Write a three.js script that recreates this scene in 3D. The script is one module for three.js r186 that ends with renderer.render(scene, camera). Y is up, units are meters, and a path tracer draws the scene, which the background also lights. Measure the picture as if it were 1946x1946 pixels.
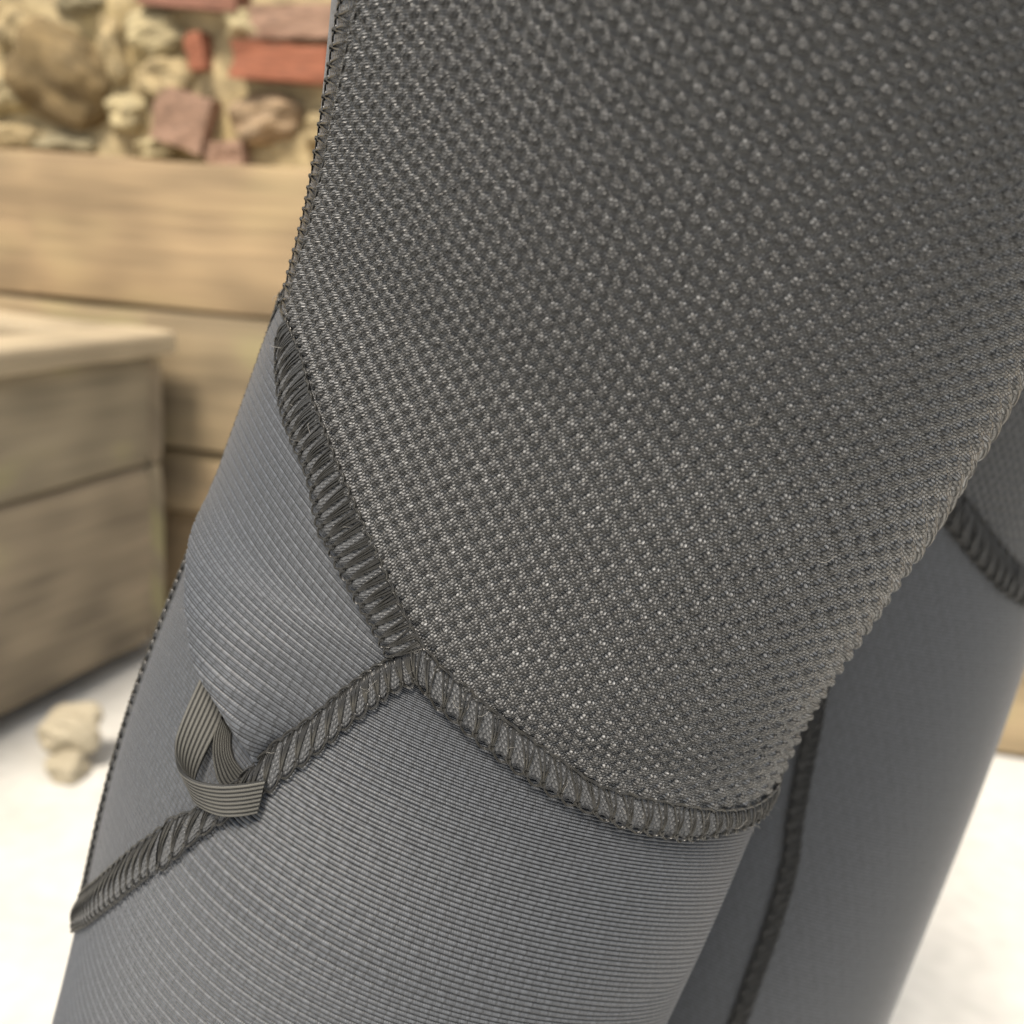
import * as THREE from 'three';
import { mergeGeometries } from 'three/addons/utils/BufferGeometryUtils.js';
import { ImprovedNoise } from 'three/addons/math/ImprovedNoise.js';

// ---------------------------------------------------------------- camera, sky, sun, exposure
const scene = new THREE.Scene();
const camera = new THREE.PerspectiveCamera(50, 1, 0.02, 200);
camera.position.set(0, 0.55, 0);
camera.rotation.set(THREE.MathUtils.degToRad(-15), 0, THREE.MathUtils.degToRad(4), 'YXZ');
camera.focus = 0.212;
camera.userData.fStop = 14.5;
const EXPOSURE = 4.4, SKY_STRENGTH = 0.34;

function overcastSky() {
  const w = 512, h = 256, a = new Float32Array(w * h * 4), n = new ImprovedNoise();
  for (let j = 0; j < h; j++) {
    const el = ((j + 0.5) / h - 0.5) * Math.PI, s = Math.max(0, Math.sin(el));
    for (let i = 0; i < w; i++) {
      const az = (i / w) * Math.PI * 2, cx = Math.cos(az) * Math.cos(el), cz = Math.sin(az) * Math.cos(el), cy = Math.sin(el);
      const cloud = 1 + 0.12 * n.noise(cx * 2.2, cy * 3.5, cz * 2.2 + 5) + 0.06 * n.noise(cx * 6, cy * 9, cz * 6);
      const l = SKY_STRENGTH * ((1 + 2 * s) / 3) * cloud * (el < 0 ? 0.7 : 1);
      a.set([l * 0.94, l * 0.98, l * 1.05, 1], (j * w + i) * 4);
    }
  }
  const t = new THREE.DataTexture(a, w, h, THREE.RGBAFormat, THREE.FloatType);
  t.mapping = THREE.EquirectangularReflectionMapping;
  t.magFilter = t.minFilter = THREE.LinearFilter; t.wrapS = THREE.RepeatWrapping; t.needsUpdate = true;
  return t;
}
scene.background = overcastSky();
scene.environment = scene.background;

const sun = new THREE.DirectionalLight(0xfff3e2, 1.5);   // veiled sun, high up
sun.position.set(-0.5, 2.7, 0.95); sun.target.position.set(0, 0.45, -0.3);
sun.castShadow = true; sun.shadow.radius = 30; sun.shadow.mapSize.set(2048, 2048);
Object.assign(sun.shadow.camera, { left: -2, right: 2, top: 2, bottom: -2, near: 0.1, far: 8 });
scene.add(sun, sun.target);

const renderer = new THREE.WebGLRenderer({ antialias: true });
renderer.toneMapping = THREE.LinearToneMapping;
renderer.toneMappingExposure = EXPOSURE;
renderer.shadowMap.enabled = true;
renderer.setSize(1024, 1024);

// ---------------------------------------------------------------- helpers
const noise = new ImprovedNoise();
let seed = 7;
const rnd = () => { seed = (seed * 1664525 + 1013904223) >>> 0; return seed / 4294967296; };
const lerp = (a, b, f) => a + (b - a) * f;
const clamp = (x, a, b) => Math.min(b, Math.max(a, x));
const sstep = (a, b, x) => { const f = clamp((x - a) / (b - a), 0, 1); return f * f * (3 - 2 * f); };
const hash = (i, j) => { const s = Math.sin(i * 127.1 + j * 311.7) * 43758.5453; return s - Math.floor(s); };
function samples(...parts) {                       // [from, to, step] runs joined into one list
  const o = [];
  parts.forEach(([a, b, st], k) => { const n = Math.max(1, Math.round(Math.abs(b - a) / st)); for (let i = k ? 1 : 0; i <= n; i++) o.push(lerp(a, b, i / n)); });
  return o;
}
function texture(w, h, fn, color) {
  const a = new Uint8Array(w * h * 4);
  for (let j = 0; j < h; j++) for (let i = 0; i < w; i++) {
    const v = fn(i / w, j / h), k = (j * w + i) * 4;
    const put = (x) => Math.round(255 * clamp(color ? Math.pow(clamp(x, 0, 1), 1 / 2.2) : x, 0, 1));
    if (v.length) { a[k] = put(v[0]); a[k + 1] = put(v[1]); a[k + 2] = put(v[2]); } else a[k] = a[k + 1] = a[k + 2] = put(v);
    a[k + 3] = 255;
  }
  const t = new THREE.DataTexture(a, w, h);
  t.wrapS = t.wrapT = THREE.RepeatWrapping; t.magFilter = t.minFilter = THREE.LinearFilter;
  if (color) t.colorSpace = THREE.SRGBColorSpace;
  t.needsUpdate = true;
  return t;
}
const used = {};
function numbered(n) { used[n] = (used[n] ?? -1) + 1; return used[n] ? n + '_' + String(used[n]).padStart(3, '0') : n; }
function mesh(name, geo, mat, parent) {
  const m = new THREE.Mesh(geo, mat); m.name = numbered(name); m.castShadow = m.receiveShadow = true; parent.add(m); return m;
}
function thing(name, label, category, pos = [0, 0, 0], ry = 0, group) {
  const g = new THREE.Group(); g.name = numbered(name); g.position.set(...pos); g.rotation.y = ry;
  g.userData = { label, category }; if (group) g.userData.group = group;
  scene.add(g); return g;
}

// ---------------------------------------------------------------- the setting: ground
const GROUND = -0.05;
const groundTone = texture(512, 512, (u, v) => {
  const p = (f, s) => noise.noise(u * f, v * f, s) ;
  const k = 0.48 + 0.06 * p(6, 1) + 0.05 * p(22, 2) + 0.05 * p(90, 3);
  return [k, k * 0.985, k * 0.93];
}, true);
groundTone.repeat.set(24, 24);
const groundMat = new THREE.MeshStandardMaterial({ map: groundTone, roughness: 0.85, bumpMap: groundTone, bumpScale: 0.004 });
const ground = mesh('ground', new THREE.PlaneGeometry(40, 40).rotateX(-Math.PI / 2), groundMat, scene);
ground.position.y = GROUND; ground.userData = { kind: 'structure', label: 'pale stone paving under the wetsuit and planter' };

// wood
function woodMat(r, g, b, s, green = 0) {
  const t = texture(512, 256, (u, v) => {
    const gr = noise.noise(u * 5, v * 46, s) * 0.5 + noise.noise(u * 12, v * 120, s + 3) * 0.35, bl = noise.noise(u * 5 + 9, v * 4, s + 7), b2 = noise.noise(u * 13, v * 9, s + 11);
    const moss = sstep(0.12, 0.5, bl + 0.4 * b2) * green, dark = 1 + 0.45 * gr + 0.4 * b2 + 0.35 * noise.noise(u * 3, v * 2, s + 20);
    return [lerp(r * dark, 0.26, moss), lerp(g * dark, 0.25, moss), lerp(b * dark, 0.11, moss)];
  }, true);
  return new THREE.MeshStandardMaterial({ map: t, bumpMap: t, bumpScale: 0.004, roughness: 0.8 });
}
// a sawn board with worn, slightly wavy faces; uv runs along its length
function board(l, h, d, s, wear = 0.004) {
  const g = new THREE.BoxGeometry(l, h, d, 24, 6, 4), p = g.attributes.position, uv = g.attributes.uv;
  for (let i = 0; i < p.count; i++) {
    const x = p.getX(i), y = p.getY(i), z = p.getZ(i), ex = Math.abs(y) > h * 0.49 && Math.abs(z) > d * 0.49 ? 1 : 0;
    const w = wear * noise.noise(x * 6 + s, y * 9, z * 9 + s * 3);
    p.setXYZ(i, x, y + w - Math.sign(y) * ex * wear, z + w * 0.8 - Math.sign(z) * ex * wear);
    uv.setXY(i, x / 1.1 + s * 0.37, (y + z) / 0.5 + s * 0.61);
  }
  g.computeVertexNormals(); return g;
}
// retaining wall of stacked timbers
const wallTurn = THREE.MathUtils.degToRad(-12);
const timberWall = thing('timber_wall', 'low retaining wall of stacked weathered tan timbers below the rubble stone wall', 'retaining wall', [-0.45, GROUND, -1.43], wallTurn);
const timberTones = [woodMat(0.3, 0.215, 0.12, 1, 0.15), woodMat(0.25, 0.19, 0.11, 5, 0.35), woodMat(0.27, 0.2, 0.115, 9, 0.2)];
[[0.547, 0.186, 0], [0.362, 0.182, 0.004], [0.224, 0.092, -0.006], [0.091, 0.172, -0.03]].forEach(([y, h, dz], i) => {
  for (const [cx, l] of [[-0.35, 1.3], [0.98, 1.34]]) {
    const b = mesh('timber', board(l, h, 0.1, i * 2.3 + cx), timberTones[(i + (cx > 0 ? 1 : 0)) % 3], timberWall);
    b.position.set(cx, y, -0.05 + dz + rnd() * 0.004);
  }
});
// rubble wall above and behind the timbers
const stoneWall = thing('stone_wall', 'old rubble wall of pale mortar, rough stones and a few red bricks above the timbers', 'wall', [-0.45, GROUND, -1.53], wallTurn);
const mortarMat = new THREE.MeshStandardMaterial({ roughness: 0.95, bumpScale: 0.01 });
mortarMat.map = mortarMat.bumpMap = texture(512, 512, (u, v) => {
  const k = 1 + 0.35 * noise.noise(u * 9, v * 9, 4) + 0.35 * noise.noise(u * 30, v * 30, 8) + 0.2 * noise.noise(u * 90, v * 90, 2), y = sstep(0.05, 0.4, noise.noise(u * 7, v * 5, 31));
  return [0.36 * k, (0.29 - 0.01 * y) * k, (0.165 - 0.025 * y) * k];
}, true);
{
  const g = new THREE.BoxGeometry(3.4, 2.0, 0.2, 170, 100, 1), p = g.attributes.position, uv = g.attributes.uv;
  for (let i = 0; i < p.count; i++) {
    const x = p.getX(i), y = p.getY(i);
    if (p.getZ(i) > 0) p.setZ(i, 0.1 + 0.014 * noise.noise(x * 18, y * 18, 2) + 0.008 * noise.noise(x * 45, y * 45, 5));
    uv.setXY(i, x / 0.7, y / 0.7);
  }
  g.translate(0.3, 1.0, -0.1); g.computeVertexNormals();
  mesh('mortar', g, mortarMat, stoneWall);
}
const stoneMats = [[0.15, 0.105, 0.045], [0.3, 0.235, 0.125], [0.36, 0.3, 0.17], [0.2, 0.17, 0.1], [0.28, 0.2, 0.12]].map(([r, g, b], i) => {
  const t = texture(128, 128, (u, v) => { const k = 1 + 0.4 * noise.noise(u * 8, v * 8, i * 9) + 0.3 * noise.noise(u * 28, v * 28, i); return [r * k, g * k, b * k]; }, true);
  return new THREE.MeshStandardMaterial({ map: t, bumpMap: t, bumpScale: 0.006, roughness: 0.9 });
});
const brickMats = [[0.25, 0.088, 0.045], [0.25, 0.155, 0.105], [0.18, 0.08, 0.05]].map(([r, g, b], i) => {
  const t = texture(128, 128, (u, v) => { const k = 1 + 0.4 * noise.noise(u * 6, v * 9, i * 5 + 40) + 0.25 * noise.noise(u * 30, v * 30, i); return [r * k, g * k, b * k]; }, true);
  return new THREE.MeshStandardMaterial({ map: t, roughness: 0.9 });
});
function stoneShape(w, h, d, s, square) {
  const g = square ? new THREE.BoxGeometry(2, 2, 2, 7, 5, 5) : new THREE.IcosahedronGeometry(1, 5), p = g.attributes.position;
  for (let i = 0; i < p.count; i++) {
    let x = p.getX(i), y = p.getY(i), z = p.getZ(i);
    const r = 1 + (square ? 0.1 : 0.34) * noise.noise(x * 1.3 + s, y * 1.3 + s * 2, z * 1.3) + 0.08 * noise.noise(x * 4 + s, y * 4, z * 4 + s), q = square ? 1 : 1 / Math.pow(Math.pow(Math.abs(x), 3) + Math.pow(Math.abs(y), 3) + Math.pow(Math.abs(z), 3), 1 / 3);
    p.setXYZ(i, x * r * q * w / 2, y * r * q * h / 2, z * r * q * d / 2);
  }
  g.computeVertexNormals(); return g;
}
const placed = [];
function stone(u, v, w, h, mat, turn = 0, square = false, proud = 0.006) {
  const m = mesh(square ? 'brick' : 'stone', stoneShape(w, h, 0.09, u * 31 + v * 17, square), mat, stoneWall);
  m.position.set(u, v, proud - 0.025); m.rotation.z = turn; placed.push([u, v, Math.max(w, h) / 2]);
}
stone(-0.2, 0.745, 0.15, 0.12, stoneMats[0], -0.5, false, 0.02);
stone(-0.26, 0.79, 0.06, 0.075, stoneMats[1], 0.9); stone(-0.285, 0.715, 0.07, 0.05, stoneMats[2], 0.5);
stone(-0.165, 0.833, 0.07, 0.03, stoneMats[3], 0.1); stone(-0.12, 0.775, 0.035, 0.09, stoneMats[1], 0.2); stone(-0.1, 0.7, 0.06, 0.05, stoneMats[2]);
stone(-0.06, 0.8, 0.09, 0.06, stoneMats[2], 0.2); stone(-0.045, 0.745, 0.08, 0.06, stoneMats[1], -0.3);
stone(0.13, 0.768, 0.13, 0.044, brickMats[0], -0.02, true, 0.016); stone(0.145, 0.818, 0.12, 0.04, brickMats[1], 0.05, true, 0.004);
stone(0.0, 0.846, 0.14, 0.035, brickMats[2], -0.06, true, 0.01); stone(0.008, 0.778, 0.024, 0.045, brickMats[0], 0.2, true, 0.006);
stone(-0.012, 0.694, 0.075, 0.07, brickMats[1], -0.25, true, 0.008); stone(0.05, 0.655, 0.05, 0.03, brickMats[1], 0.1, true, 0.006);
stone(0.1, 0.7, 0.09, 0.06, stoneMats[4], 0.1); stone(0.19, 0.69, 0.07, 0.06, stoneMats[1], -0.2); stone(0.07, 0.815, 0.06, 0.045, stoneMats[2]);
stone(-0.2, 0.655, 0.09, 0.03, stoneMats[3]); stone(-0.28, 0.66, 0.07, 0.04, stoneMats[1]); stone(-0.06, 0.655, 0.06, 0.03, stoneMats[2]);
for (let i = 0; i < 150; i++) {
  const u = lerp(-1.1, 1.7, rnd()), v = lerp(0.66, 1.35, rnd()), w = lerp(0.07, 0.16, rnd());
  if (placed.some(([a, b, r]) => Math.hypot(a - u, (b - v) * 1.4) < r + w * 0.5)) continue;
  if (rnd() < 0.2) stone(u, v, 0.15, 0.05, brickMats[i % 3], (rnd() - 0.5) * 0.2, true); else stone(u, v, w, w * lerp(0.5, 0.85, rnd()), stoneMats[i % 5], (rnd() - 0.5) * 0.6);
}
// timber planter standing against the wall, and a second one at the right edge
function planter(label, pos, ry, mats, long) {
  const t = thing('planter', label, 'planter', pos, ry, 'timber planters by the wall');
  const side = (z) => [[0.335, 0.14], [0.145, 0.236]].forEach(([y, h], i) => { mesh('board', board(long, h, 0.035, z * 7 + i * 3 + 1), mats[i], t).position.set(0, y, z - 0.0175 * Math.sign(z || 1)); });
  side(0.0001); side(-0.5);
  for (const x of [-long / 2 - 0.018, long / 2 + 0.018]) [[0.335, 0.14], [0.145, 0.236]].forEach(([y, h], i) => { const b = mesh('end_board', board(0.49, h, 0.03, x * 5 + i), mats[1 - i], t); b.position.set(x, y, -0.25); b.rotation.y = Math.PI / 2; });
  for (const z of [-0.03, -0.465]) mesh('rail', board(long + 0.06, 0.03, 0.1, z * 9, 0.002), mats[2], t).position.set(0, 0.42, z);
  for (const x of [-long / 2, long / 2]) { const b = mesh('rail', board(0.33, 0.03, 0.1, x * 9, 0.002), mats[2], t); b.rotation.y = Math.PI / 2; b.position.set(x, 0.419, -0.247); }
  for (const [x, z] of [[-long / 2 + 0.06, -0.07], [long / 2 - 0.06, -0.07], [-long / 2 + 0.06, -0.43], [long / 2 - 0.06, -0.43]]) mesh('foot', board(0.06, 0.06, 0.06, x * 3 + z), mats[1], t).position.set(x, 0.03, z);
  const soil = new THREE.PlaneGeometry(long - 0.04, 0.42, 60, 24).rotateX(-Math.PI / 2), p = soil.attributes.position;
  for (let i = 0; i < p.count; i++) p.setY(i, 0.02 * noise.noise(p.getX(i) * 14, 3, p.getZ(i) * 14));
  soil.computeVertexNormals(); mesh('soil', soil, new THREE.MeshStandardMaterial({ color: 0x5a4a34, roughness: 1 }), t).position.set(0, 0.385, -0.25);
  return t;
}
const greyWood = [woodMat(0.2, 0.168, 0.115, 13, 0.5), woodMat(0.215, 0.175, 0.12, 17, 0.2), woodMat(0.33, 0.27, 0.18, 21, 0)];
const long = 0.9, dir = [0.33, -0.944];
planter('grey brown plank planter with pale rim standing left of the near leg', [-0.452 - dir[0] * (long / 2 + 0.03), GROUND, -1.378 - dir[1] * (long / 2 + 0.03)], Math.atan2(0.944, 0.33), greyWood, long);
planter('pale planter mostly hidden behind the far leg at the right edge', [0.99, GROUND, -1.22], wallTurn, [woodMat(0.42, 0.33, 0.24, 33, 0), woodMat(0.4, 0.31, 0.22, 37, 0), greyWood[2]], 0.8);
const paleStone = new THREE.MeshStandardMaterial({ color: new THREE.Color(0.42, 0.37, 0.27), roughness: 0.9, bumpMap: groundTone, bumpScale: 0.003 });
const loose = mesh('loose_stone', mergeGeometries([stoneShape(0.06, 0.042, 0.05, 3, false), stoneShape(0.038, 0.03, 0.04, 8, false).translate(0.006, -0.03, 0.03)]), paleStone, scene);
loose.position.set(-0.455, GROUND + 0.04, -1.07); loose.userData = { label: 'small pale stone lying at the foot of the left planter', category: 'stone' };

// ---------------------------------------------------------------- the wetsuit: shape of its two legs
const BACK = [0, 0.25881905, 0.96592583];
// centre x, y, z, half width, half depth every quarter of t, from t = -0.75
const nearLeg = { t0: -0.75, k: [[0.0745, 0.82, -0.165, 0.081, 0.075], [0.0643, 0.7446, -0.1902, 0.0802, 0.073], [0.0521, 0.6739, -0.2121, 0.0795, 0.0721], [0.0397, 0.6034, -0.2334, 0.0788, 0.0724], [0.0272, 0.5328, -0.2547, 0.078, 0.0727], [0.0037, 0.4639, -0.2691, 0.0781, 0.0734], [-0.0176, 0.3975, -0.2662, 0.0802, 0.0745],
  [-0.0345, 0.3312, -0.2719, 0.0803, 0.0755], [-0.0514, 0.265, -0.2775, 0.0803, 0.0765], [-0.068, 0.198, -0.283, 0.074, 0.071], [-0.083, 0.131, -0.288, 0.062, 0.06], [-0.098, 0.064, -0.293, 0.052, 0.05], [-0.112, -0.003, -0.298, 0.046, 0.046], [-0.122, -0.05, -0.301, 0.047, 0.047]] };
const farLeg = { t0: -0.5, k: [[0.182, 0.78, -0.436, 0.08, 0.075], [0.1688, 0.6806, -0.4336, 0.078, 0.0741], [0.1548, 0.5821, -0.4279, 0.076, 0.0722], [0.1409, 0.4836, -0.4222, 0.074, 0.0703], [0.1259, 0.3758, -0.414, 0.072, 0.0684], [0.0986, 0.2611, -0.3988, 0.071, 0.0674],
  [0.0697, 0.1393, -0.3817, 0.07, 0.0665], [0.0408, 0.0175, -0.3646, 0.056, 0.054], [0.026, -0.05, -0.356, 0.05, 0.05]] };
for (const L of [nearLeg, farLeg]) L.tEnd = L.t0 + (L.k.length - 1) * 0.25;
const ck = new Float64Array(8);
function spline(L, t, o, off) {
  const k = L.k, n = k.length, u = (t - L.t0) / 0.25, i = clamp(Math.floor(u), 0, n - 2), f = u - i;
  const at = (j, c) => (j < 0 ? 2 * k[0][c] - k[1][c] : j >= n ? 2 * k[n - 1][c] - k[n - 2][c] : k[j][c]);
  for (let c = 0; c < 5; c++) {
    const p0 = at(i - 1, c), p1 = at(i, c), p2 = at(i + 1, c), p3 = at(i + 2, c);
    o[off + c] = 0.5 * (2 * p1 + (p2 - p0) * f + (2 * p0 - 5 * p1 + 4 * p2 - p3) * f * f + (3 * p1 - p0 - 3 * p2 + p3) * f * f * f);
    if (c < 3) ck[c] = 0.5 * (p2 - p0 + 2 * (2 * p0 - 5 * p1 + 4 * p2 - p3) * f + 3 * (3 * p1 - p0 - 3 * p2 + p3) * f * f);
  }
}
// point on a leg: t runs down the leg, a runs round it (a = 1.57 faces the photographer, small a is the left side)
const sp = new Float64Array(5);
function legPoint(L, t, a, out) {
  spline(L, t, sp, 0);
  const tl = Math.hypot(ck[0], ck[1], ck[2]), T0 = ck[0] / tl, T1 = ck[1] / tl, T2 = ck[2] / tl;
  let x1 = BACK[2] * T1 - BACK[1] * T2, y1 = BACK[0] * T2 - BACK[2] * T0, z1 = BACK[1] * T0 - BACK[0] * T1;
  const l1 = Math.hypot(x1, y1, z1); x1 /= l1; y1 /= l1; z1 /= l1;
  let x2 = T1 * z1 - T2 * y1, y2 = T2 * x1 - T0 * z1, z2 = T0 * y1 - T1 * x1;
  const s = x2 * BACK[0] + y2 * BACK[1] + z2 * BACK[2] < 0 ? -1 : 1, c = Math.cos(a) * sp[3], d = Math.sin(a) * sp[4] * s;
  out[0] = sp[0] + c * x1 + d * x2; out[1] = sp[1] + c * y1 + d * y2; out[2] = sp[2] + c * z1 + d * z2;
}
const q0 = [0, 0, 0], q1 = [0, 0, 0], q2 = [0, 0, 0];
const BASE = [0, GROUND, -0.3];
// point lifted by h along the outward normal, in the wetsuit's own axes
function cloth(L, t, a, h, out) {
  const e = 2e-3; legPoint(L, t, a, q0); legPoint(L, t + e, a, q1); legPoint(L, t, a + e, q2);
  const ax = q1[0] - q0[0], ay = q1[1] - q0[1], az = q1[2] - q0[2], bx = q2[0] - q0[0], by = q2[1] - q0[1], bz = q2[2] - q0[2];
  let nx = ay * bz - az * by, ny = az * bx - ax * bz, nz = ax * by - ay * bx; const l = h / Math.hypot(nx, ny, nz) * OUT;
  out[0] = q0[0] + nx * l - BASE[0]; out[1] = q0[1] + ny * l - BASE[1]; out[2] = q0[2] + nz * l - BASE[2];
}
let OUT = 1;
{ cloth(nearLeg, 0.4, 1.5, 0.01, q2); const z = q2[2]; cloth(nearLeg, 0.4, 1.5, 0, q1); if (z < q1[2]) OUT = -1; }
const P3 = (L, t, a, h) => { const o = [0, 0, 0]; cloth(L, t, a, h, o); return new THREE.Vector3(...o); };
// sheet of cloth: at(i, j) gives [t, a, h, u, v]
function sheet(L, rows, cols, at) {
  const pos = new Float32Array(rows * cols * 3), uv = new Float32Array(rows * cols * 2), o = [0, 0, 0], idx = new Uint32Array((rows - 1) * (cols - 1) * 6);
  for (let i = 0, n = 0; i < rows; i++) for (let j = 0; j < cols; j++, n++) {
    const [t, a, h, u, v] = at(i, j); cloth(L, t, a, h, o);
    pos[n * 3] = o[0]; pos[n * 3 + 1] = o[1]; pos[n * 3 + 2] = o[2]; uv[n * 2] = u; uv[n * 2 + 1] = v;
  }
  let k = 0;
  for (let i = 0; i < rows - 1; i++) for (let j = 0; j < cols - 1; j++) {
    const a = i * cols + j, b = a + 1, c = a + cols, d = c + 1;
    idx[k++] = a; idx[k++] = c; idx[k++] = b; idx[k++] = b; idx[k++] = c; idx[k++] = d;
  }
  const g = new THREE.BufferGeometry();
  g.setAttribute('position', new THREE.BufferAttribute(pos, 3)); g.setAttribute('uv', new THREE.BufferAttribute(uv, 2)); g.setIndex(new THREE.BufferAttribute(idx, 1));
  g.computeVertexNormals(); return g;
}
// a smooth cubic in t and a that tells where a thread of the knit lies
const poly = (c, t, a) => {
  const x = clamp((t - 0.5) * 2, -1.3, 1.4), y = clamp((a - Math.PI / 2) / 1.2, -1.4, 1.4);
  return c[1] * y + c[2] * y * y + c[3] * y * y * y + x * (c[4] + c[5] * y + c[6] * y * y) + x * x * (c[7] + c[8] * y) + c[9] * x * x * x;
};
const KNEE_I = [0, 16.25, 3.8, -4.46, -26.85, -4.27, 1.06, 10.34, 2.02, -3.35], KNEE_J = [0, 24.94, -9.12, -5.49, 26.12, 4.59, 0.6, -3.59, 2.81, 7.87];
const SHIN_RIB = [0, 5.77, 8.77, -8.76, 184.45, -24.85, -20.18, -25.18, 5.26, -12.8], CALF_RIB = [0, -54.53, -17.49, 15.65, 174.99, -9.53, -9.14, -8.38, 9.34, -4.8];

// seams: pairs of edges [t, a]
const SEAM = {
  side: [[-0.75, 1.2], [-0.25, 0.95], [0, 0.66], [0.0665, 0.5587], [0.0851, 0.5279], [0.1081, 0.5068], [0.1377, 0.483], [0.1765, 0.4566], [0.226, 0.446], [0.2756, 0.4451], [0.31, 0.46], [0.335, 0.5]],
  kneeChain: [[0.3276, 0.5617], [0.3351, 0.7243], [0.3531, 0.8346], [0.3646, 0.9201], [0.3872, 1.0516], [0.4089, 1.1569], [0.4217, 1.2162], [0.4366, 1.2728], [0.4506, 1.3217], [0.4614, 1.3631], [0.4686, 1.3901]],
  kneeLoop: [[0.345, 0.53], [0.3641, 0.6221], [0.3825, 0.7388], [0.3919, 0.8208], [0.4051, 0.9372], [0.4349, 1.0451], [0.4408, 1.0893], [0.4494, 1.1287], [0.4601, 1.1865], [0.4723, 1.2419], [0.4806, 1.2802], [0.4924, 1.3198]],
  hemChain: [[0.4734, 1.4051], [0.486, 1.4766], [0.4921, 1.5375], [0.5057, 1.6072], [0.5168, 1.6563], [0.5292, 1.7256], [0.5463, 1.8284], [0.5612, 1.9278], [0.5656, 2.0347], [0.5677, 2.1605], [0.571, 2.2714], [0.5741, 2.377], [0.5754, 2.4589], [0.5765, 2.5686], [0.5742, 2.73], [0.572, 2.9], [0.571, 3.2]],
  hemLoop: [[0.5201, 1.442], [0.5332, 1.4922], [0.5398, 1.5389], [0.548, 1.5853], [0.56, 1.6622], [0.5711, 1.7479], [0.5816, 1.8415], [0.5893, 1.9441], [0.5966, 2.0638], [0.5993, 2.1737], [0.6021, 2.2909], [0.5995, 2.4267], [0.5987, 2.5481], [0.5978, 2.7], [0.597, 2.87], [0.597, 3.2]],
  calfChain: [[0.4898, 1.3567], [0.5285, 1.3095], [0.5462, 1.2881], [0.5626, 1.2689], [0.5763, 1.2497], [0.6017, 1.2168], [0.6231, 1.1772], [0.6436, 1.1337], [0.6645, 1.0982], [0.6899, 1.0449], [0.7148, 0.9641], [0.7292, 0.8996], [0.7453, 0.8494], [0.7657, 0.7826], [0.7883, 0.7176], [0.8145, 0.6425], [0.8425, 0.5604], [0.868, 0.478], [0.893, 0.398], [0.92, 0.31], [0.95, 0.2]],
  calfLoop: [[0.5205, 1.4111], [0.5415, 1.3729], [0.5597, 1.3512], [0.5727, 1.3336], [0.5978, 1.2969], [0.621, 1.2621], [0.6404, 1.2268], [0.659, 1.1875], [0.6775, 1.1474], [0.6955, 1.0972], [0.7117, 1.0475], [0.7282, 0.9959], [0.747, 0.9451], [0.7638, 0.8941], [0.7769, 0.8517], [0.7947, 0.8011], [0.8133, 0.7509], [0.8503, 0.6491], [0.882, 0.5597], [0.912, 0.465], [0.945, 0.36], [0.975, 0.25]],
  leftEdge: [[0.345, 0.27], [0.4033, 0.2624], [0.465, 0.2532], [0.5267, 0.2404], [0.5883, 0.233], [0.65, 0.233], [0.7117, 0.2431], [0.7733, 0.267], [0.835, 0.2881], [0.8967, 0.3009], [0.9583, 0.2991], [1.02, 0.2798]],
  flapRight: [[0.345, 0.53], [0.3641, 0.6221], [0.3825, 0.7388], [0.3919, 0.8208], [0.4051, 0.9372], [0.4349, 1.0451], [0.4494, 1.1287], [0.4723, 1.2419], [0.4928, 1.3233], [0.4985, 1.3483], [0.5298, 1.3106], [0.5636, 1.27], [0.6025, 1.2179], [0.6238, 1.1784], [0.6443, 1.1349], [0.6616, 1.11]],
  flapLeft: [[0.345, 0.25], [0.4, 0.262], [0.45, 0.256], [0.49, 0.27], [0.5164, 0.3222], [0.5305, 0.4254], [0.5414, 0.5004], [0.5546, 0.6106], [0.5739, 0.7016], [0.5922, 0.784], [0.6126, 0.8534], [0.623, 0.9151], [0.6313, 0.9713], [0.639, 1.017], [0.6473, 1.0584], [0.6554, 1.0893], [0.6625, 1.1125]],
};
// a polyline read by the share of its length
function along(list) {
  const c = [0]; for (let i = 1; i < list.length; i++) c.push(c[i - 1] + Math.hypot((list[i][0] - list[i - 1][0]) * 0.28, (list[i][1] - list[i - 1][1]) * 0.077));
  const L = c[c.length - 1];
  return (f) => {
    const s = f * L; let i = 1; while (i < c.length - 1 && c[i] < s) i++;
    const k = (s - c[i - 1]) / (c[i] - c[i - 1] || 1), g = [0, 1].map((d) => { const p0 = list[Math.max(0, i - 2)][d], p1 = list[i - 1][d], p2 = list[i][d], p3 = list[Math.min(list.length - 1, i + 1)][d];
      return k < 0 || k > 1 ? lerp(p1, p2, k) : 0.5 * (2 * p1 + (p2 - p0) * k + (2 * p0 - 5 * p1 + 4 * p2 - p3) * k * k + (3 * p1 - p0 - 3 * p2 + p3) * k * k * k); });
    return g;
  };
}
const CURVE = Object.fromEntries(Object.entries(SEAM).map(([k, v]) => [k, along(v)]));
const mid = (a, b, n = 60) => Array.from({ length: n + 1 }, (_, i) => { const p = a(i / n), q = b(i / n); return [(p[0] + q[0]) / 2, (p[1] + q[1]) / 2]; });
const byAngle = (list) => { const s = [...list].sort((p, q) => p[1] - q[1]); return (a) => { if (a <= s[0][1]) return s[0][0]; for (let i = 1; i < s.length; i++) if (a <= s[i][1]) return lerp(s[i - 1][0], s[i][0], (a - s[i - 1][1]) / (s[i][1] - s[i - 1][1] || 1)); return s[s.length - 1][0]; }; };
const kneeEnd = byAngle([[0.335, 0.3], ...mid(CURVE.kneeChain, CURVE.kneeLoop), ...mid(CURVE.hemChain, CURVE.hemLoop)]);
const calfEnd = byAngle([...mid(CURVE.calfChain, CURVE.calfLoop), [1.05, -0.5], [1.05, -1.3]]);
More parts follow.
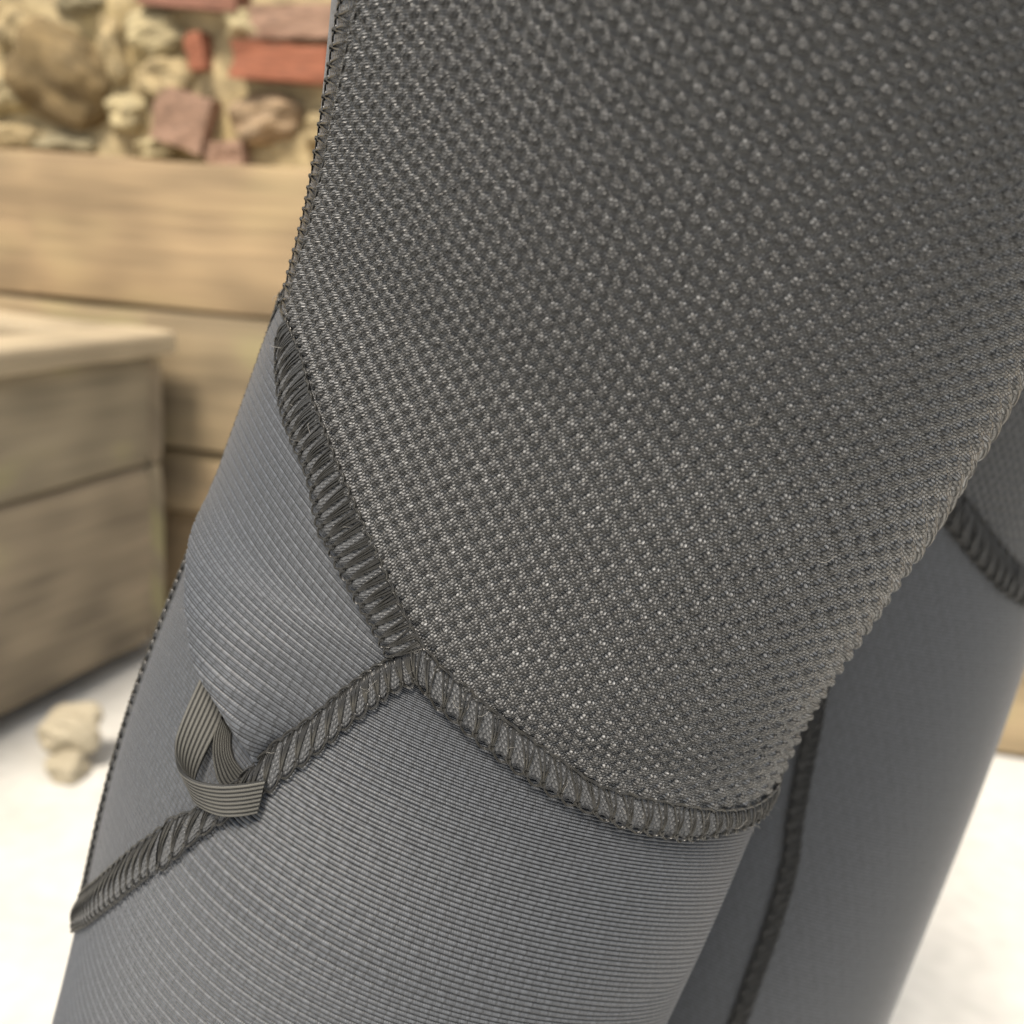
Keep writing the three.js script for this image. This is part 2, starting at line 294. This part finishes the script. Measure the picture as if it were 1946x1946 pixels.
const sideAt = (t) => { const s = SEAM.side; if (t <= s[0][0]) return s[0][1]; for (let i = 1; i < s.length; i++) if (t <= s[i][0]) return lerp(s[i - 1][1], s[i][1], (t - s[i - 1][0]) / (s[i][0] - s[i - 1][0])); return 0.5; };

// ---------------------------------------------------------------- the wetsuit: knit cloths
const loopsOf = (n, px, oval) => (u, v) => {       // staggered knit loops: [height, tone of the loop]
  const y = v * n, r = Math.floor(y), x = u * n + (r % 2 ? 0.5 : 0), c = ((Math.floor(x) % n) + n) % n, dx = (x - Math.floor(x) - 0.5) * oval, dy = y - r - 0.5, d = dx * dx * 4.4 + dy * dy * 4.4 + dx * dy * 2.2;
  return [Math.sqrt(Math.max(0, 1 - d)), hash(c, r)];
};
const kneeLoops = loopsOf(26, 16, 1);
const kneeBump = texture(512, 512, (u, v) => kneeLoops(u, v)[0]);
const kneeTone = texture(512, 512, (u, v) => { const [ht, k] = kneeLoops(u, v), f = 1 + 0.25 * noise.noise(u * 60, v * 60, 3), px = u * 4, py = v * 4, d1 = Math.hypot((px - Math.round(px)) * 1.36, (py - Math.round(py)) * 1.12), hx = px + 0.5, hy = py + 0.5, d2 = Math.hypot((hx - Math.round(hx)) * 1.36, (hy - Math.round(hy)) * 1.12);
  const y = (ht > 0.45 ? 0.13 + 0.15 * k : 0.022) * f * (Math.min(d1, d2) < 0.32 ? 0.42 : 1); return [y * 0.97, y * 0.985, y * 1.0]; }, true);  // shade of the domes and between loops is painted into this colour
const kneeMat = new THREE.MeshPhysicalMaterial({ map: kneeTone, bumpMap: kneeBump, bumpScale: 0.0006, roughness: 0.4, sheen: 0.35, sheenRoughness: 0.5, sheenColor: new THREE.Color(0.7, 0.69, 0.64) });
// ribbed jersey: v counts ribs (12 per tile), u counts columns
const ribbed = (u, v) => {
  const y = v * 12, r = Math.floor(y), fy = y - r - 0.5, x = u * 24 + (r % 2) * 0.5, c = ((Math.floor(x) % 24) + 24) % 24, fx = x - Math.floor(x) - 0.5;
  const h = Math.sqrt(Math.max(0, 1 - fy * fy * 4.2)) * (0.62 + 0.38 * Math.sqrt(Math.max(0, 1 - fx * fx * 4.4)));
  return [h, hash(c + 40, r), r, c];
};
const ribBump = texture(768, 384, (u, v) => ribbed(u, v)[0]);
const ribTone = texture(768, 384, (u, v) => {
  const [, k, r, c] = ribbed(u, v), grooveShade = Math.abs(v * 12 - Math.floor(v * 12) - 0.5) > 0.37 ? 0.3 : 1, block = ((Math.floor(r / 3) + Math.floor(c / 4)) % 2 ? 1.05 : 0.95), col = c % 4 === 0 ? 0.7 : 1, y = (0.058 + 0.024 * k) * grooveShade * block * col * (1 + 0.14 * noise.noise(u * 90, v * 40, 9));  // grooves between ribs darkened in the colour, as painted shade
  return [y * 0.9, y * 0.99, y * 1.14];
}, true);
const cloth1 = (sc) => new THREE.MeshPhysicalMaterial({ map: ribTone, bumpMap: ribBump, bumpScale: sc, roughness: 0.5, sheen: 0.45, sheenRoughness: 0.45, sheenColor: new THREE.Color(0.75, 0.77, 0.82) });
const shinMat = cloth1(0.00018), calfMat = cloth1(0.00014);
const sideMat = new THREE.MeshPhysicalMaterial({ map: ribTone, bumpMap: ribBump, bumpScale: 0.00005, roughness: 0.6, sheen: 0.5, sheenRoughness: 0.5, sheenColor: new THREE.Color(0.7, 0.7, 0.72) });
const twist = texture(64, 64, (u, v) => 0.5 + 0.5 * Math.sin((u * 1 + v * 2) * Math.PI * 2));
const threadMat = new THREE.MeshPhysicalMaterial({ color: new THREE.Color(0.02, 0.0198, 0.019), roughness: 0.3, bumpMap: twist, bumpScale: 0.0003, sheen: 0.2, sheenColor: new THREE.Color(0.6, 0.58, 0.5) });
const bandMat = new THREE.MeshPhysicalMaterial({ color: new THREE.Color(0.07, 0.073, 0.077), bumpMap: kneeBump, bumpScale: 0.0003, roughness: 0.34, sheen: 0.2, sheenColor: new THREE.Color(0.7, 0.7, 0.72) });

const suit = thing('wetsuit', 'dark grey stretch wetsuit legs with dotted knee panel, overlocked seams and an elastic loop', 'wetsuit', BASE);

// dotted knee panel of the near leg: domes stand on the cloth in staggered rows
const lattice = (t, a) => { const i = poly(KNEE_I, t, a), j = poly(KNEE_J, t, a); return [i, j]; };
function dome(i, j) {
  const ci = Math.round(i), cj = Math.round(j); let best = 9;
  for (let x = -1; x <= 1; x++) for (let y = -1; y <= 1; y++) {
    const di = i - ci - x + 0.1 * (hash(ci + x, cj + y) - 0.5), dj = j - cj - y + 0.1 * (hash(cj + y, ci + x + 9) - 0.5), p = (di + dj) / 2 * 1.36, q0 = (dj - di) / 2 * 1.12, q = q0 > 0 ? q0 * 1.05 : q0 * 0.95;
    best = Math.min(best, p * p + q * q);
  }
  const r = Math.sqrt(best) / 0.285;
  return r < 1.25 ? Math.sqrt(Math.max(0, 1 - Math.pow(r / 1.25, 3))) * (1 - 0.15 * r) : 0;
}
{
  const s = samples([0.61, -0.08, 0.0011], [-0.08, -0.75, 0.02]), cols = samples([0.52, 3.0, 0.0041], [3.0, 3.6, 0.03]);
  const g = sheet(nearLeg, s.length, cols.length, (i, j) => {
    const a0 = cols[j], fade = 1 - sstep(0.52, 1.3, a0), T = kneeEnd(a0);
    const t = Math.min(s[i], T), in_ = T - t, a = a0 + (sideAt(t) - 0.5) * fade, [li, lj] = lattice(t, a);
    const edge = sstep(0, 0.012, in_) * sstep(0, 0.05, a0 - 0.52), h = lerp(0.0003, 0.0014, sstep(0, 0.02, in_)) + edge * 0.00115 * dome(li, lj);
    const p = (li + lj) / 2, q = (lj - li) / 2;
    return [t, a, h, p / 4, q / 4];
  });
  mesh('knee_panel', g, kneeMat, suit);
}
// smooth thigh panel behind the side seam
{
  const ts = samples([-0.75, -0.1, 0.05], [-0.1, 0.34, 0.01]), c1 = samples([-1.2, 0, 0.06], [0, 1, 0.05]);
  const g1 = sheet(nearLeg, ts.length, c1.length, (i, j) => { const t = ts[i], a = lerp(-1.2, sideAt(t), sstep(0, 1, (j / (c1.length - 1))) * 0.5 + 0.5 * j / (c1.length - 1)); return [t, a, 0.0006, t * 16, a * 4]; });
  const t2 = samples([0, 1, 0.02]), c2 = samples([3.6, 5.09, 0.05]);
  const g2 = sheet(nearLeg, t2.length, c2.length, (i, j) => { const t = lerp(-0.75, 0.6, t2[i]); return [t, c2[j], 0.0006, t * 16, c2[j] * 4]; });
  mesh('thigh_panel', mergeGeometries([g1, g2]), sideMat, suit);
}
const ripple = (x, sharp) => { const f = x - Math.floor(x), d = Math.min(f, 1 - f) * 2; return Math.pow(1 - d, sharp); };  // 1 in the groove between two ribs
// shin panel
{
  const s = samples([0.47, 1.12, 0.00062], [1.12, nearLeg.tEnd, 0.012]), cols = samples([-1.2, 0.16, 0.08], [0.16, 3.0, 0.0085], [3.0, 5.085, 0.05]);
  const g = sheet(nearLeg, s.length, cols.length, (i, j) => {
    const a = cols[j], T = a < 1.39 ? Math.max(calfEnd(a), kneeEnd(a)) : kneeEnd(a), t = Math.max(T, s[i]), w = poly(SHIN_RIB, t, a);
    const left = 1 - sstep(1.0, 2.0, a), wob = 0.05 * noise.noise(a * 40, t * 30, 4), seen = 1 - sstep(2.75, 3, a);
    const h = 0.0008 * sstep(0, 0.03, t - T) + 0.0002 - seen * (lerp(0.0005, 0.00025, left) * ripple(w + wob * 0, 2.4) + left * 0.0005 * ripple((w + wob) / 3, 8));
    return [t, a, h, a * 0.0785 / 0.0125 , w / 12];
  });
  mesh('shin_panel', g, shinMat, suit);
}
// back panel of the calf, left of the seams
{
  const f = samples([0, 1, 1 / 420]), cols = samples([-1.2, 0.1, 0.08], [0.1, 1.385, 0.006]);
  const g = sheet(nearLeg, f.length, cols.length, (i, j) => {
    const a = cols[j], T0 = a < 0.53 ? 0.335 : kneeEnd(a), T1 = Math.max(T0 + 0.0005, calfEnd(a)), t = lerp(T0, T1, f[i]), w = poly(CALF_RIB, t, a);
    return [t, a, 0.0002 - 0.00012 * ripple(w / 3, 6), a * 0.0785 / 0.0125, w / 12];
  });
  mesh('back_panel', g, calfMat, suit);
}
// the fold of cloth that bulges over the calf and gapes above the loop
{
  const rows = samples([0, 1, 1 / 460]), across = samples([0, 1, 1 / 170]), lip = 4;
  const right = CURVE.flapRight, left = CURVE.flapLeft, lift = [[0, 0.0002], [0.36, 0.0003], [0.42, 0.001], [0.5, 0.0032], [0.6, 0.006], [0.72, 0.0082], [0.84, 0.0082], [0.93, 0.006], [1, 0.002]];
  const liftAt = (f) => { for (let i = 1; i < lift.length; i++) if (f <= lift[i][0]) return lerp(lift[i - 1][1], lift[i][1], (f - lift[i - 1][0]) / (lift[i][0] - lift[i - 1][0])); return 0.0016; };
  const g = sheet(nearLeg, rows.length, across.length + lip, (i, j) => {
    const f = rows[i], r = right(f), l = left(f), n = across.length - 1, H = liftAt(f);
    if (j > n) {                                     // turned edge and underside
      const k = j - n, th = 0.0016 * sstep(0.38, 0.5, f), w = Math.hypot((r[0] - l[0]) * 0.28, (r[1] - l[1]) * 0.077) || 1, out = k <= 4 ? -0.0007 * Math.sin(k / 4 * Math.PI) : (k - 4) * 0.004, v = clamp(out / w, -0.2, 0.9);
      const vi = clamp(v, 0, 0.45), top = 0.0004 + 0.0009 * sstep(0, 0.05, 1 - f) + H * Math.pow(sstep(0.05, 1, 1 - vi), 1.2);
      return [lerp(l[0], r[0], Math.min(v, 0.45)), lerp(l[1], r[1], Math.min(v, 0.45)), Math.max(0.0001, top - th * Math.min(1, k / 4)), 0.2, 0.2];
    }
    const v = across[j], b = Math.pow(v, 1.0), t = lerp(r[0], l[0], b), a = lerp(r[1], l[1], b), w = poly(CALF_RIB, t, a);
    const body = 0.0009 * Math.sin(Math.PI * Math.min(1, v * 2) / 2), h = 0.0004 + body * sstep(0, 0.1, f) * sstep(0, 0.05, 1 - f) + H * Math.pow(sstep(0.05, 1, v), 1.2) - 0.00034 * ripple(w / 3, 8) - 0.0001 * ripple(w, 2);
    return [t, a, h - 0.0006 * sstep(0.96, 1, v) * 0, a * 0.0785 / 0.0125, w / 12];
  });
  mesh('calf_flap', g, calfMat, suit);
}

// ---------------------------------------------------------------- overlocked seams with their threads
function tube(pts, r, per = 3, radial = 6) { return new THREE.TubeGeometry(new THREE.CatmullRomCurve3(pts), Math.max(3, (pts.length - 1) * per), r, radial, false); }
function seam(L, chain, loop, n, o = {}) {
  const { f0 = 0, f1 = 1, rise = 0.0014, base = 0.0009, r = 0.00024, puff = 0.4, legs = 2, slant = 0.5, name = 'seam', bandM = bandMat, wide = 0.12 } = o;
  const F = (x) => lerp(f0, f1, x), N = n * 10, C = 12;
  const at = (x, w) => { const c = chain(F(clamp(x, 0, 1))), l = loop(F(clamp(x, 0, 1))); return [lerp(c[0], l[0], w), lerp(c[1], l[1], w)]; };
  const hAt = (x, w) => { const e = 2 * w - 1; return base + rise * Math.sqrt(Math.max(0, 1 - Math.pow(Math.abs(e) / (1 + wide), 2.5))) + puff * rise * 0.35 * (0.5 - 0.5 * Math.cos(x * n * 2 * Math.PI)) * sstep(0.2, 0.7, w); };
  const g = sheet(L, N + 1, C + 1, (i, j) => {
    const x = i / N, w = lerp(-wide, 1 + wide, j / C), scal = w > 0.8 ? 0.08 * (0.5 - 0.5 * Math.cos(x * n * 2 * Math.PI)) : 0, p = at(x, w + scal), end = j === 0 || j === C;
    return [p[0], p[1], end ? -0.0004 : hAt(x, w), x * n * 0.16, w * 0.3];
  });
  const band = mesh(name, g, bandM, suit);
  const pt = (x, w, up = 0) => { const p = at(x, w); return P3(L, p[0], p[1], hAt(x, clamp(w, 0, 1)) + up); };
  for (let k = 0; k < n; k++) {
    const x = (k + 0.5) / n, d = 1 / n, j = () => (rnd() - 0.5) * 0.16, sl = slant * d, bits = [];
    // chain along the upper edge
    bits.push(tube([pt(x - d * 0.62, 0.02 + j() * 0.2, r), pt(x - d * 0.2, -0.05, r * 2.2), pt(x + d * 0.25, -0.06, r * 2.2), pt(x + d * 0.62, 0.03 + j() * 0.2, r)], r * 1.2));
    // legs across the seam, meeting in the lower knot
    const foot = x + sl + d * 0.5 * (1 + 0);
    for (let q = 0; q < legs; q++) {
      const xs = x + d * (legs > 1 ? lerp(-0.32, 0.34, q / (legs - 1)) : 0) + j() * d * 1.6;
      bits.push(tube([pt(xs, 0, r), pt(lerp(xs, foot, 0.25), 0.28 + j() * 0.3, r * 1.3), pt(lerp(xs, foot, 0.55), 0.6 + j() * 0.3, r * 1.3), pt(lerp(xs, foot, 0.92), 0.95, r * 1.2)], r * lerp(0.8, 1, rnd())));
    }
    // scallop between knots and the knot itself
    bits.push(tube([pt(foot, 0.93, r * 2), pt(foot + d * 0.2, 1.1 + j() * 0.2, r), pt(foot + d * 0.55, 1.17 + j() * 0.2, r), pt(foot + d * 0.85, 1.08, r), pt(foot + d, 0.94, r * 2)], r));
    bits.push(tube([pt(foot - d * 0.06, 0.86, r), pt(foot - d * 0.12, 0.98, r * 2.8), pt(foot + d * 0.08, 1.04, r * 2.4), pt(foot + d * 0.1, 0.9, r)], r * 1.1));
    mesh('stitch', mergeGeometries(bits), threadMat, band);
  }
  return band;
}
seam(nearLeg, CURVE.kneeChain, CURVE.kneeLoop, 30, { f1: 1.03, slant: 0.25, legs: 5, rise: 0.0013, base: 0.0011, puff: 0.7 });
seam(nearLeg, CURVE.hemChain, CURVE.hemLoop, 34, { f0: -0.025, slant: -0.6, legs: 3, rise: 0.0013, base: 0.001, puff: 1.3 });
seam(nearLeg, CURVE.calfChain, CURVE.calfLoop, 19, { f0: -0.03, f1: 0.5, slant: -0.1, legs: 4, rise: 0.0013, base: 0.0008, puff: 0.5 });
seam(nearLeg, CURVE.calfChain, CURVE.calfLoop, 24, { f0: 0.505, slant: -0.1, legs: 4, rise: 0.0018, base: 0.0004, puff: 0.6 });
const shift = (c, d) => (f) => { const p = c(f); return [p[0], p[1] + d]; };
seam(nearLeg, shift(CURVE.side, 0.04), shift(CURVE.side, -0.07), 60, { f0: 0.38, slant: 0.3, legs: 2, rise: 0.0006, base: 0.0007, puff: 0.8 });
seam(nearLeg, shift(CURVE.leftEdge, 0.02), shift(CURVE.leftEdge, -0.1), 62, { f1: 0.86, slant: 0.2, legs: 2, rise: 0.0009, base: 0.0003, puff: 1.2 });

// ---------------------------------------------------------------- elastic loop
const LOOP_A = [[-0.0639, 0.4521, -0.2204], [-0.0647, 0.4495, -0.2188], [-0.0662, 0.4453, -0.2164], [-0.0674, 0.4414, -0.214], [-0.068, 0.4385, -0.2119], [-0.0677, 0.4366, -0.21], [-0.0667, 0.4351, -0.2081], [-0.065, 0.434, -0.206], [-0.0625, 0.4336, -0.2041], [-0.0595, 0.4339, -0.2022], [-0.0552, 0.4347, -0.2005], [-0.0507, 0.4358, -0.1996], [-0.0459, 0.437, -0.1996]];
const LOOP_B = [[-0.0574, 0.4454, -0.2119], [-0.0581, 0.4431, -0.2115], [-0.0591, 0.4404, -0.2104], [-0.0604, 0.4374, -0.2096], [-0.0616, 0.4345, -0.2091], [-0.0625, 0.432, -0.2086], [-0.063, 0.4298, -0.2081], [-0.063, 0.4281, -0.2074], [-0.0621, 0.4271, -0.206], [-0.0594, 0.4267, -0.2038], [-0.0549, 0.4271, -0.2011], [-0.0506, 0.4284, -0.1995], [-0.0474, 0.4294, -0.1993]];
const TAIL_A = [[-0.0583, 0.4444, -0.2117], [-0.0593, 0.4411, -0.2109], [-0.0594, 0.4376, -0.2093], [-0.0586, 0.435, -0.2074], [-0.0569, 0.432, -0.2054], [-0.0538, 0.4316, -0.2033]];
const TAIL_B = [[-0.0554, 0.4416, -0.2092], [-0.0551, 0.4392, -0.2081], [-0.0539, 0.4371, -0.2065], [-0.0518, 0.4361, -0.2046], [-0.0491, 0.4358, -0.2026], [-0.0463, 0.4359, -0.2006]];
const RIBS = 8;
const elasticTone = texture(256, 64, (u, v) => { const f = u * RIBS, d = Math.abs(f - Math.floor(f) - 0.5), z = 0.27 + 0.03 * Math.sin(v * Math.PI * 2 * 6), k = d < z ? 0.1 : 0.01; return [k, k * 0.98, k * 0.86]; }, true);
const elasticBump = texture(256, 64, (u, v) => 0.5 + 0.5 * Math.sin((v * 12 + Math.abs(((u * RIBS) % 1) - 0.5) * 2) * Math.PI * 2));
const elasticMat = new THREE.MeshPhysicalMaterial({ map: elasticTone, bumpMap: elasticBump, bumpScale: 0.00008, roughness: 0.5, sheen: 0.2 });
function ribbon(A, B, thick, rib) {
  const ca = new THREE.CatmullRomCurve3(A.map((p) => new THREE.Vector3(...p))), cb = new THREE.CatmullRomCurve3(B.map((p) => new THREE.Vector3(...p)));
  const N = 140, W = 56, n = new THREE.Vector3(), wv = new THREE.Vector3(), tv = new THREE.Vector3(), pos = [], uv = [], idx = [], M = 2 * W;
  for (let i = 0; i <= N; i++) {
    const f = i / N, a = ca.getPoint(f), b = cb.getPoint(f), m0 = ca.getTangent(f).add(cb.getTangent(f));
    tv.copy(m0); wv.copy(b).sub(a); n.crossVectors(tv, wv).normalize();
    for (let k = 0; k <= M; k++) {
      const top = k <= W, w = top ? k / W : (M - k) / W, g = Math.abs(w * RIBS - Math.floor(w * RIBS) - 0.5) * 2, ends = Math.sqrt(Math.max(0, 1 - Math.pow(Math.abs(2 * w - 1), 16)));
      const h = (thick / 2 + rib * (1 - g * g * g)) * ends * (top ? 1 : -1);
      pos.push(lerp(a.x, b.x, w) + n.x * h - BASE[0], lerp(a.y, b.y, w) + n.y * h - BASE[1], lerp(a.z, b.z, w) + n.z * h - BASE[2]); uv.push(w, f * 22);
    }
  }
  const C = M + 1;
  for (let i = 0; i < N; i++) for (let k = 0; k < M; k++) { const a = i * C + k; idx.push(a, a + 1, a + C, a + 1, a + C + 1, a + C); }
  const g = new THREE.BufferGeometry(); g.setAttribute('position', new THREE.Float32BufferAttribute(pos, 3)); g.setAttribute('uv', new THREE.Float32BufferAttribute(uv, 2)); g.setIndex(idx); g.computeVertexNormals(); return g;
}
const elastic = mesh('elastic_loop', ribbon(LOOP_A, LOOP_B, 0.0005, 0.0003), elasticMat, suit);
elastic.userData.label = 'ribbed olive grey elastic loop sewn into the calf seam';
mesh('elastic_tail', ribbon(TAIL_A, TAIL_B, 0.0004, 0.0002), elasticMat, elastic);

// loose fibres and lint standing off the cloth
{
  const bits = [];
  const fibre = (t, a, h, len) => {
    const p = P3(nearLeg, t, a, h), d = new THREE.Vector3(rnd() - 0.5, rnd() - 0.5, rnd() - 0.5).normalize(), o = P3(nearLeg, t, a, h + 0.001).sub(p).normalize(), e = new THREE.Vector3(rnd() - 0.5, rnd() - 0.5, rnd() - 0.5).normalize();
    bits.push(tube([p.clone(), p.clone().addScaledVector(o, len * 0.4).addScaledVector(d, len * 0.2), p.clone().addScaledVector(o, len * 0.55).addScaledVector(d, len * 0.6), p.clone().addScaledVector(o, len * 0.4).addScaledVector(d, len).addScaledVector(e, len * 0.3)], 0.00002 + rnd() * 0.00002, 4, 4));
  };
  for (let i = 0; i < 16; i++) fibre(lerp(0, 0.56, rnd()), lerp(0.7, 2.85, rnd()), 0.0016, lerp(0.001, 0.0035, rnd()));
  for (let i = 0; i < 22; i++) { const a = lerp(1.3, 2.85, rnd()); fibre(kneeEnd(a) + lerp(-0.012, 0.012, rnd()), a, 0.0025, lerp(0.0008, 0.003, rnd())); }
  for (let i = 0; i < 14; i++) { const a = lerp(0.4, 1.35, rnd()); fibre((rnd() < 0.5 ? kneeEnd : calfEnd)(a) + lerp(-0.012, 0.012, rnd()), a, 0.0025, lerp(0.0008, 0.003, rnd())); }
  for (let i = 0; i < 12; i++) fibre(lerp(0.35, 0.9, rnd()), lerp(0.2, 1.2, rnd()), 0.001, lerp(0.0005, 0.0015, rnd()));
  const m = mesh('lint', mergeGeometries(bits), new THREE.MeshStandardMaterial({ color: new THREE.Color(0.25, 0.24, 0.22), roughness: 0.7 }), suit);
  m.userData.kind = 'stuff';
}

// ---------------------------------------------------------------- far leg
const FAR_KNEE = byAngle([[0.262, 1.1], [0.2724, 1.3773], [0.2811, 1.5292], [0.2899, 1.6388], [0.3126, 1.8066], [0.3348, 2.0001], [0.3507, 2.2183], [0.3697, 2.717], [0.372, 4.2]]);
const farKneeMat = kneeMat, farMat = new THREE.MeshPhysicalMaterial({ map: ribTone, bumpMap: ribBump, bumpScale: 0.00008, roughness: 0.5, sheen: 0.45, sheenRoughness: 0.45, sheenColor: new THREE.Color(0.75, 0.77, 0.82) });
{
  const s = samples([0, 0.4, 0.003], [0.4, 1, 0.03]), cols = samples([0.2, 3.1, 0.012], [3.1, 6.5, 0.06]);
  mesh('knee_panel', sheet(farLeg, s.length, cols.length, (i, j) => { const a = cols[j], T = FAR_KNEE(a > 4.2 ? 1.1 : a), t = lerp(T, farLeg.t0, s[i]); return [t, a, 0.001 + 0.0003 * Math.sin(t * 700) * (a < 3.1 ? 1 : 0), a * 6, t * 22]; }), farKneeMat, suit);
  mesh('shin_panel', sheet(farLeg, s.length, cols.length, (i, j) => { const a = cols[j], T = FAR_KNEE(a > 4.2 ? 1.1 : a), t = lerp(T, farLeg.tEnd, s[i]); return [t, a, 0.0003, a * 6, t * 30]; }), farMat, suit);
}
const farHem = along([[0.2724, 1.3773], [0.2811, 1.5292], [0.2899, 1.6388], [0.3126, 1.8066], [0.3348, 2.0001], [0.3507, 2.2183], [0.3697, 2.717]]);
const farLine = along([[0.2724, 1.3], [0.36, 1.31], [0.4593, 1.3228], [0.4957, 1.3483], [0.5275, 1.3698], [0.5751, 1.4159], [0.6081, 1.4624], [0.6578, 1.49], [0.698, 1.4943], [0.7382, 1.497], [0.82, 1.489]]);
const darkBand = bandMat.clone(); darkBand.color.setRGB(0.022, 0.022, 0.021);
seam(farLeg, (f) => { const p = farHem(f); return [p[0] - 0.008, p[1] + 0.03]; }, (f) => { const p = farHem(f); return [p[0] + 0.012, p[1] - 0.03]; }, 22, { rise: 0.0012, bandM: darkBand });
seam(farLeg, shift(farLine, 0.035), shift(farLine, -0.035), 44, { rise: 0.0012, base: 0.0004, bandM: darkBand });

scene.updateMatrixWorld(true);
renderer.render(scene, camera);
